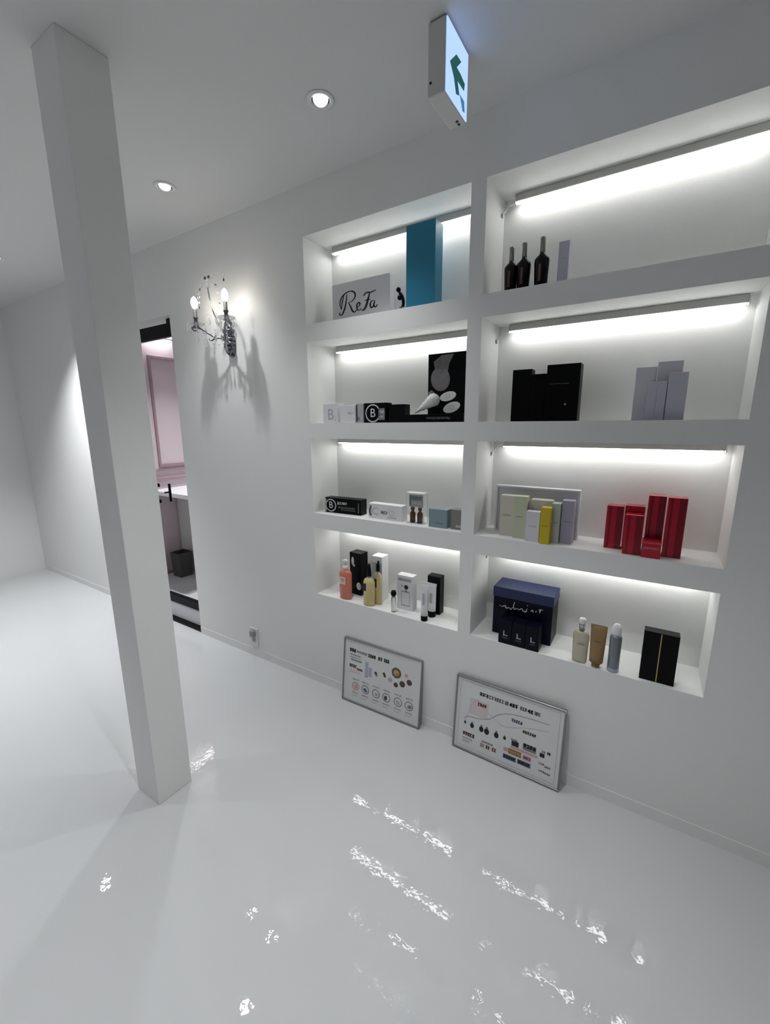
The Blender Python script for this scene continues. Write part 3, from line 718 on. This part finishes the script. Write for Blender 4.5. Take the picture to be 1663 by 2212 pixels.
# -- row 2, right
carton('upright black box on the left of the dark group in the second right niche', -0.496, -0.424, 0.080, Z2, 0.194, 0.05, 'carton_black')
carton('shorter black box between two taller black boxes', -0.422, -0.371, 0.080, Z2, 0.174, 0.05, 'carton_black')
def p_dot(m, w, h, y): m.disc(w * .12, h * .30, .0035, y, 'ink_soft'); m.rect(-w * .4, w * .2, h * .66, h * .665, y, 'ink_grey')
carton('wide tallest black box with a small pale dot in the second right niche', -0.369, -0.254, 0.078, Z2, 0.203, 0.06, 'carton_black', p_dot)
carton('pale lilac box at the left of the pale group in the second right niche', -0.082, -0.023, 0.085, Z2, 0.174, 0.05, 'carton_pale')
carton('tallest pale lilac box at the back of the pale group', -0.021, 0.048, 0.085, Z2, 0.188, 0.05, 'carton_pale')
carton('short lilac box in front of the pale lilac boxes', -0.042, 0.010, 0.036, Z2, 0.122, 0.04, 'carton_lilac', lambda m, w, h, y: m.rect(-w * .02, w * .02, h * .1, h * .9, y, 'ink_soft'))
carton('lilac box in front, right of the short lilac one', 0.012, 0.064, 0.036, Z2, 0.147, 0.04, 'carton_lilac')

# -- row 3, right
fr = empty('shallow_display_box', 'large shallow white box standing behind the small cream and yellow boxes', 'box', (-0.3895, 0.128, Z3), 0.0)
m = MB(); m.box(-0.1645, 0.1645, 0.004, 0.030, 0, 0.196, 'carton_pale', 0.001, 1); m.build('tray', fr)
m = MB()
for a, b, c, d in ((-0.1645, 0.1645, 0.188, 0.196), (-0.1645, 0.1645, 0, 0.006), (-0.1645, -0.156, 0.006, 0.188), (0.156, 0.1645, 0.006, 0.188)): m.box(a, b, -0.004, 0.0038, c, d, 'carton_white', .0008, 1)
m.build('rim', fr)
gs = 'small boxes in front of the shallow white box'
def p_small(m, w, h, y): m.glyphs(-w * .28, w * .28, h * .52, h * .03, y, 'ink_grey', 5, 71)
carton('cream box at the left end of the small boxes in the third right niche', -0.510, -0.453, 0.050, Z3, 0.167, 0.04, 'carton_cream', p_small, group=gs)
carton('pale green-cream box between the cream box and a lower white box', -0.451, -0.401, 0.036, Z3, 0.170, 0.04, 'carton_green', p_small, group=gs)
carton('pale grey-white low box left of the yellow box', -0.396, -0.344, 0.014, Z3, 0.119, 0.034, 'carton_pale', p_small, group=gs)
carton('mustard yellow small box at the front edge of the third right niche', -0.340, -0.304, 0.002, Z3, 0.141, 0.034, 'carton_yellow', lambda m, w, h, y: m.glyphs(-w * .3, w * .3, h * .5, h * .03, y, 'ink_olive', 4, 72), group=gs)
carton('cream box half hidden behind the yellow box', -0.394, -0.312, 0.062, Z3, 0.158, 0.04, 'carton_cream', group=gs)
carton('pale mint box right of the yellow box', -0.309, -0.277, 0.038, Z3, 0.154, 0.04, 'carton_mint', p_small, group=gs)
carton('grey-violet box at the right end of the small boxes', -0.275, -0.232, 0.050, Z3, 0.166, 0.04, 'carton_violet', p_small, group=gs)
gr = 'glossy red boxes in the third right niche'
def p_red(m, w, h, y):
    for a, b in ((.10, .46), (-.34, -.22)): m.rect(w * a, w * b, h * .01, h * .99, y, 'red_dark')
carton('glossy red box, leftmost of the red group', -0.126, -0.072, 0.075, Z3, 0.158, 0.045, 'red_foil', p_red, group=gr)
carton('glossy red box in front, second from the left of the red group', -0.063, -0.009, 0.022, Z3, 0.141, 0.045, 'red_foil', p_red, group=gr)
carton('bright topped red box behind the second red box', -0.069, -0.008, 0.078, Z3, 0.163, 0.045, 'red_foil', group=gr)
carton('tallest glossy red box at the back of the red group', -0.002, 0.050, 0.062, Z3, 0.207, 0.05, 'red_foil', p_red, group=gr)
carton('tall glossy red box to the right of the tallest red one', 0.054, 0.108, 0.050, Z3, 0.206, 0.05, 'red_foil', p_red, group=gr)
carton('low red box with a line of lettering in front of the tall red boxes', -0.006, 0.050, 0.012, Z3, 0.062, 0.036, 'red_foil', lambda m, w, h, y: (m.rect(-w * .48, w * .48, h * .80, h * .90, y, 'red_bright'), m.glyphs(-w * .40, w * .40, h * .55, h * .10, y, 'ink_pink', 9, 73)), group=gr)

# -- row 4, right
nv = empty('gift_box', 'large navy blue box with white script in the lowest right niche', 'box', (-0.405, 0.080, Z4))
m = MB(); m.box(-0.122, 0.122, 0.0, 0.120, 0, 0.170, 'carton_night', 0.001, 1)
m.build('box_base', nv)
m = MB(); m.box(-0.1245, 0.1245, -0.002, 0.1225, 0.1705, 0.2145, 'carton_navy', 0.0012, 1); m.build('lid', nv)
m = MB()
def S(pts, wd=0.0035): m.stroke([(a + 0.405, b - Z4) for a, b in pts], wd, -0.0008, 'ink_white', sub=6)
S([(-0.500, 0.672), (-0.488, 0.669), (-0.476, 0.676), (-0.470, 0.666), (-0.458, 0.670), (-0.450, 0.664), (-0.444, 0.676)])
S([(-0.436, 0.700), (-0.440, 0.682), (-0.436, 0.668), (-0.426, 0.674), (-0.416, 0.671), (-0.406, 0.678), (-0.398, 0.668), (-0.388, 0.672), (-0.384, 0.684)])
S([(-0.398, 0.672), (-0.390, 0.666), (-0.384, 0.676)], 0.004); S([(-0.384, 0.698), (-0.382, 0.696)], 0.004)
S([(-0.368, 0.674), (-0.362, 0.682), (-0.358, 0.672)]); S([(-0.350, 0.676), (-0.345, 0.682)]); S([(-0.338, 0.688), (-0.328, 0.692), (-0.320, 0.690)]); S([(-0.330, 0.690), (-0.334, 0.676)])
m.build('script_lettering', nv)
def p_logo(m, w, h, y):
    m.rect(-w * .12, -w * .04, h * .34, h * .56, y, 'ink_soft'); m.rect(-w * .04, w * .22, h * .34, h * .40, y, 'ink_grey'); m.glyphs(-w * .2, w * .25, h * .26, h * .04, y, 'ink_grey', 5, 81)
for nme, x in (('left', -0.476), ('middle', -0.421), ('right', -0.366)):
    carton(f'small black box with pale logo in front of the navy box, {nme} one of three', x, x + 0.053, 0.004, Z4, 0.104, 0.060, 'carton_night', p_logo, group='three small black boxes before the navy box')
bottle('flat champagne bottle with white cap, left of the brown tube', -0.165, 0.024, Z4, parts=[
    ('body', lambda m: m.lathe([(0.024, 0), (0.026, .003), (0.029, .110), (0.026, .122), (0.011, .128)], 'champagne', sy=.55)),
    ('neck', lambda m: m.lathe([(0.010, .128), (0.010, .150), (0.0115, .152), (0.0115, .158)], 'chrome')),
    ('cap', lambda m: m.lathe([(0.012, .158), (0.0125, .160), (0.0125, .172), (0.010, .178), (0.004, .180)], 'white_plastic')),
    ('label', lambda m: m.glyphs(-.012, .014, .080, .006, -.0164, 'ink_grey', 5, 91))])
bottle('brown squeeze tube standing on its narrow cap between two bottles', -0.107, 0.018, Z4, 'squeeze_tube', 'tube', tube_parts(0.056, 0.167, 'kraft', 'kraft', 0.022, None, 0.014)
       + [('printed_label', lambda m: m.glyphs(-.012, .012, .110, .006, -.0205, 'ink_brown', 5, 92))])
bottle('blue-grey spray can with white domed cap right of the brown tube', -0.050, 0.022, Z4, 'spray_can', 'spray can', parts=[
    ('can_body', lambda m: m.lathe([(0.0185, 0), (0.0195, .003), (0.0200, .136), (0.0165, .144)], 'aerosol')),
    ('can_band', lambda m: m.lathe([(0.0197, .002), (0.0197, .016)], 'ink_paleblue', cap=False)),
    ('cap', lambda m: m.lathe([(0.0150, .144), (0.0160, .150), (0.0155, .172), (0.010, .184), (0.002, .187)], 'white_plastic')),
    ('label', lambda m: m.rect(-.006, .006, .060, .110, -.0206, 'ink_grey'))])
def p_goldline(m, w, h, y): m.rect(-0.002, 0.001, .002, h - .002, y, 'ink_gold')
carton('large black box with a gold line at the right end of the lowest shelf', 0.034, 0.138, 0.018, Z4, 0.186, 0.042, 'carton_black', p_goldline)

# ------------------------------------------------------------------ poster boards leaning on the wall
PW, PH = 0.462, 0.345
def board(label, x, y, rz, lean, fn):
    r = empty('poster_board', label, 'poster', (x, y, 0.003), rz, 'framed posters leaning on the wall', rx=-lean)
    m = MB(); f = 0.007
    for a, b, c, d in ((0, PW, 0, f), (0, PW, PH - f, PH), (0, f, f, PH - f), (PW - f, PW, f, PH - f)): m.box(a, b, 0, 0.014, c, d, 'frame_metal', 0.0012, 1)
    m.build('frame', r)
    m = MB(); m.box(f, PW - f, 0.005, 0.0125, f, PH - f, 'paper')
    P = lambda s, t: (s * PW, (1 - t) * PH)
    fn(m, P, 0.0046); m.build('printed_sheet', r)
    m = MB(); m.box(f, PW - f, 0.0126, 0.0140, f, PH - f, 'carton_black'); m.build('backing', r)
    return r
def bar(m, P, y, s0, t0, s1, h, k, n=4, seed=1, solid=False):
    a, za = P(s0, t0); b, _ = P(s1, t0); h *= PH
    if solid: m.rect(a, b, za - h / 2, za + h / 2, y, k)
    else: m.glyphs(a, b, za, h, y, k, n, seed, wt=.30)
def sheet1(m, P, y):
    bar(m, P, y, .080, .176, .165, .058, 'ink_black', 3, 1); bar(m, P, y, .175, .176, .315, .035, 'ink_grey', 6, 2)
    bar(m, P, y, .330, .180, .430, .055, 'ink_black', 4, 3); bar(m, P, y, .460, .180, .512, .055, 'ink_black', 2, 4); bar(m, P, y, .532, .177, .602, .058, 'ink_black', 3, 5)
    bar(m, P, y, .086, .245, .235, .018, 'ink_grey', 12, 6); bar(m, P, y, .086, .285, .235, .018, 'ink_soft', 12, 7); bar(m, P, y, .100, .325, .250, .024, 'ink_grey', 11, 8)
    bar(m, P, y, .084, .422, .185, .050, 'ink_brown', 4, 9); bar(m, P, y, .190, .452, .262, .034, 'ink_red', 4, 10); bar(m, P, y, .090, .505, .235, .05, 'ink_palepink', solid=True)
    x0, z0 = P(.298, .53); x1, z1 = P(.338, .29); m.rect(x0, x1, z0, z1, y, 'ink_paleblue'); x0, z0 = P(.345, .50); x1, z1 = P(.385, .36); m.rect(x0, x1, z0, z1, y, 'ink_paleblue')
    for s, t, rr, k in ((.439, .413, .008, 'ink_brown'), (.450, .44, .007, 'ink_grey'), (.545, .381, .008, 'ink_brown'), (.555, .41, .007, 'ink_brown'), (.624, .438, .013, 'ink_soft'), (.816, .295, .009, 'ink_pink'),
                        (.696, .483, .0125, 'ink_brown'), (.773, .440, .0155, 'ink_brown'), (.855, .383, .0145, 'ink_brown')):
        cx, cz = P(s, t); m.disc(cx, cz, rr, y, k)
    cx, cz = P(.696, .304); m.disc(cx, cz, .027, y, 'ink_olive'); m.disc(cx, cz, .016, y - .0002, 'ink_tan'); m.disc(cx + .004, cz - .006, .006, y - .0004, 'ink_orange')
    for i, s in enumerate((.181, .313, .454, .588, .733, .866)):
        cx, cz = P(s, .728); k = ('ink_pink', 'ink_grey', 'ink_grey', 'ink_grey', 'ink_grey', 'ink_grey')[i]
        m.ring(cx, cz, .019, .0235, y, k)
        if i == 0: m.disc(cx, cz, .0185, y, 'ink_palepink'); m.disc(cx + .003, cz - .002, .010, y - .0002, 'ink_pink')
        else: m.disc(cx + .004 * (i % 3 - 1), cz - .003, .009, y - .0002, ('ink_grey', 'ink_blue', 'ink_soft', 'ink_brown', 'ink_soft', 'ink_grey')[i], .013, rot=i)
        a, _ = P(s - .045, 0); b, _ = P(s + .045, 0); _, z1 = P(0, .625); _, z2 = P(0, .835); _, z3 = P(0, .88)
        m.glyphs(a, b, z1, .0085, y, 'ink_grey', 5, 20 + i); m.glyphs(a, b, z2, .0075, y, 'ink_grey', 6, 30 + i); m.glyphs(a, b - .01, z3, .005, y, 'ink_soft', 7, 40 + i)
def sheet2(m, P, y):
    for s0, s1, k, n in ((.234, .322, 'ink_black', 3), (.326, .470, 'ink_grey', 6), (.475, .512, 'ink_grey', 2), (.518, .595, 'ink_black', 3), (.612, .676, 'ink_grey', 3), (.680, .731, 'ink_black', 2), (.735, .793, 'ink_grey', 3)):
        bar(m, P, y, s0, .166, s1, .048, k, n, int(s0 * 999))
    x0, z0 = P(.150, .47); x1, z1 = P(.330, .26); m.rect(x0, x1, z0, z1, y + .0002, 'ink_palepink'); bar(m, P, y, .225, .308, .312, .045, 'ink_red', 4, 3)
    m.stroke([P(*q) for q in ((.099, .567), (.146, .519), (.243, .501), (.351, .449), (.414, .366), (.492, .304), (.591, .273), (.728, .252), (.872, .244))], .0022, y, 'ink_grey', taper=False)
    m.stroke([P(*q) for q in ((.11, .60), (.136, .49), (.162, .365), (.228, .265), (.33, .37), (.46, .47), (.56, .45), (.70, .38), (.87, .33))], .0016, y, 'ink_soft', taper=False)
    bar(m, P, y, .548, .350, .648, .042, 'ink_blue', 5, 5); bar(m, P, y, .655, .443, .772, .040, 'ink_green', 6, 6)
    for s, t, r_ in ((.115, .616, .005), (.186, .627, .009), (.279, .626, .010), (.331, .630, .011), (.424, .626, .010), (.502, .619, .006)):
        cx, cz = P(s, t); m.disc(cx, cz, r_, y, 'ink_black', r_ * 1.3); m.disc(cx, cz + r_ * 1.6, r_ * .5, y, 'ink_grey')
    bar(m, P, y, .100, .767, .218, .050, 'ink_brown', 5, 8); bar(m, P, y, .100, .83, .20, .022, 'ink_soft', 7, 9); bar(m, P, y, .10, .87, .17, .020, 'ink_soft', 5, 9)
    bar(m, P, y, .29, .780, .402, .026, 'ink_grey', 6, 10)
    for s in (.297, .352, .414): bar(m, P, y, s - .02, .832, s + .02, .05, 'ink_red' if s > .3 else 'ink_pink', 2, int(s * 100))
    bar(m, P, y, .568, .640, .632, .065, 'ink_black', solid=True); bar(m, P, y, .560, .595, .62, .02, 'ink_blue', 3, 4)
    bar(m, P, y, .669, .625, .785, .085, 'ink_grey', solid=True); m2 = y - .0002; bar(m, P, m2, .672, .61, .782, .05, 'ink_black', 4, 12)
    bar(m, P, y, .817, .646, .857, .050, 'ink_black', solid=True); bar(m, P, y, .83, .60, .86, .03, 'ink_grey', 2, 3); bar(m, P, y, .876, .595, .905, .035, 'ink_black', 2, 7)
    bar(m, P, y, .560, .695, .800, .030, 'ink_pink', solid=True); bar(m, P, y, .500, .755, .540, .05, 'ink_pink', solid=True)
    bar(m, P, y, .544, .756, .662, .068, 'ink_orange', solid=True); bar(m, P, m2, .548, .756, .66, .03, 'ink_tan', 6, 13)
    bar(m, P, y, .676, .762, .748, .066, 'ink_pink', solid=True); bar(m, P, m2, .680, .762, .744, .03, 'ink_red', 4, 14)
    bar(m, P, y, .501, .846, .620, .060, 'ink_blue', solid=True); bar(m, P, m2, .505, .846, .61, .035, 'ink_black', 5, 15)
    bar(m, P, y, .632, .843, .750, .060, 'ink_blue', solid=True); bar(m, P, m2, .64, .843, .74, .035, 'ink_black', 5, 16)
    for s, t in ((.839, .752), (.845, .844), (.894, .852), (.89, .77)): bar(m, P, y, s - .025, t, s + .025, .026, 'ink_grey', 3, int(t * 100))
    # inner border line
    a, b = P(.045, .055); c, d = P(.955, .945); w = .0018
    for q in ((a, c, b - w, b), (a, c, d, d + w), (a, a + w, d, b), (c - w, c, d, b)): m.rect(q[0], q[1], q[2], q[3], y, 'ink_soft')
board('framed poster with a row of six circles leaning on the wall', -1.2835, -0.0520, 0.018, math.atan2(0.037, PH), sheet1)
board('framed poster with a curved graph leaning on the wall, nearer the viewer', -0.6460, -0.0520, -0.022, math.atan2(0.034, PH), sheet2)
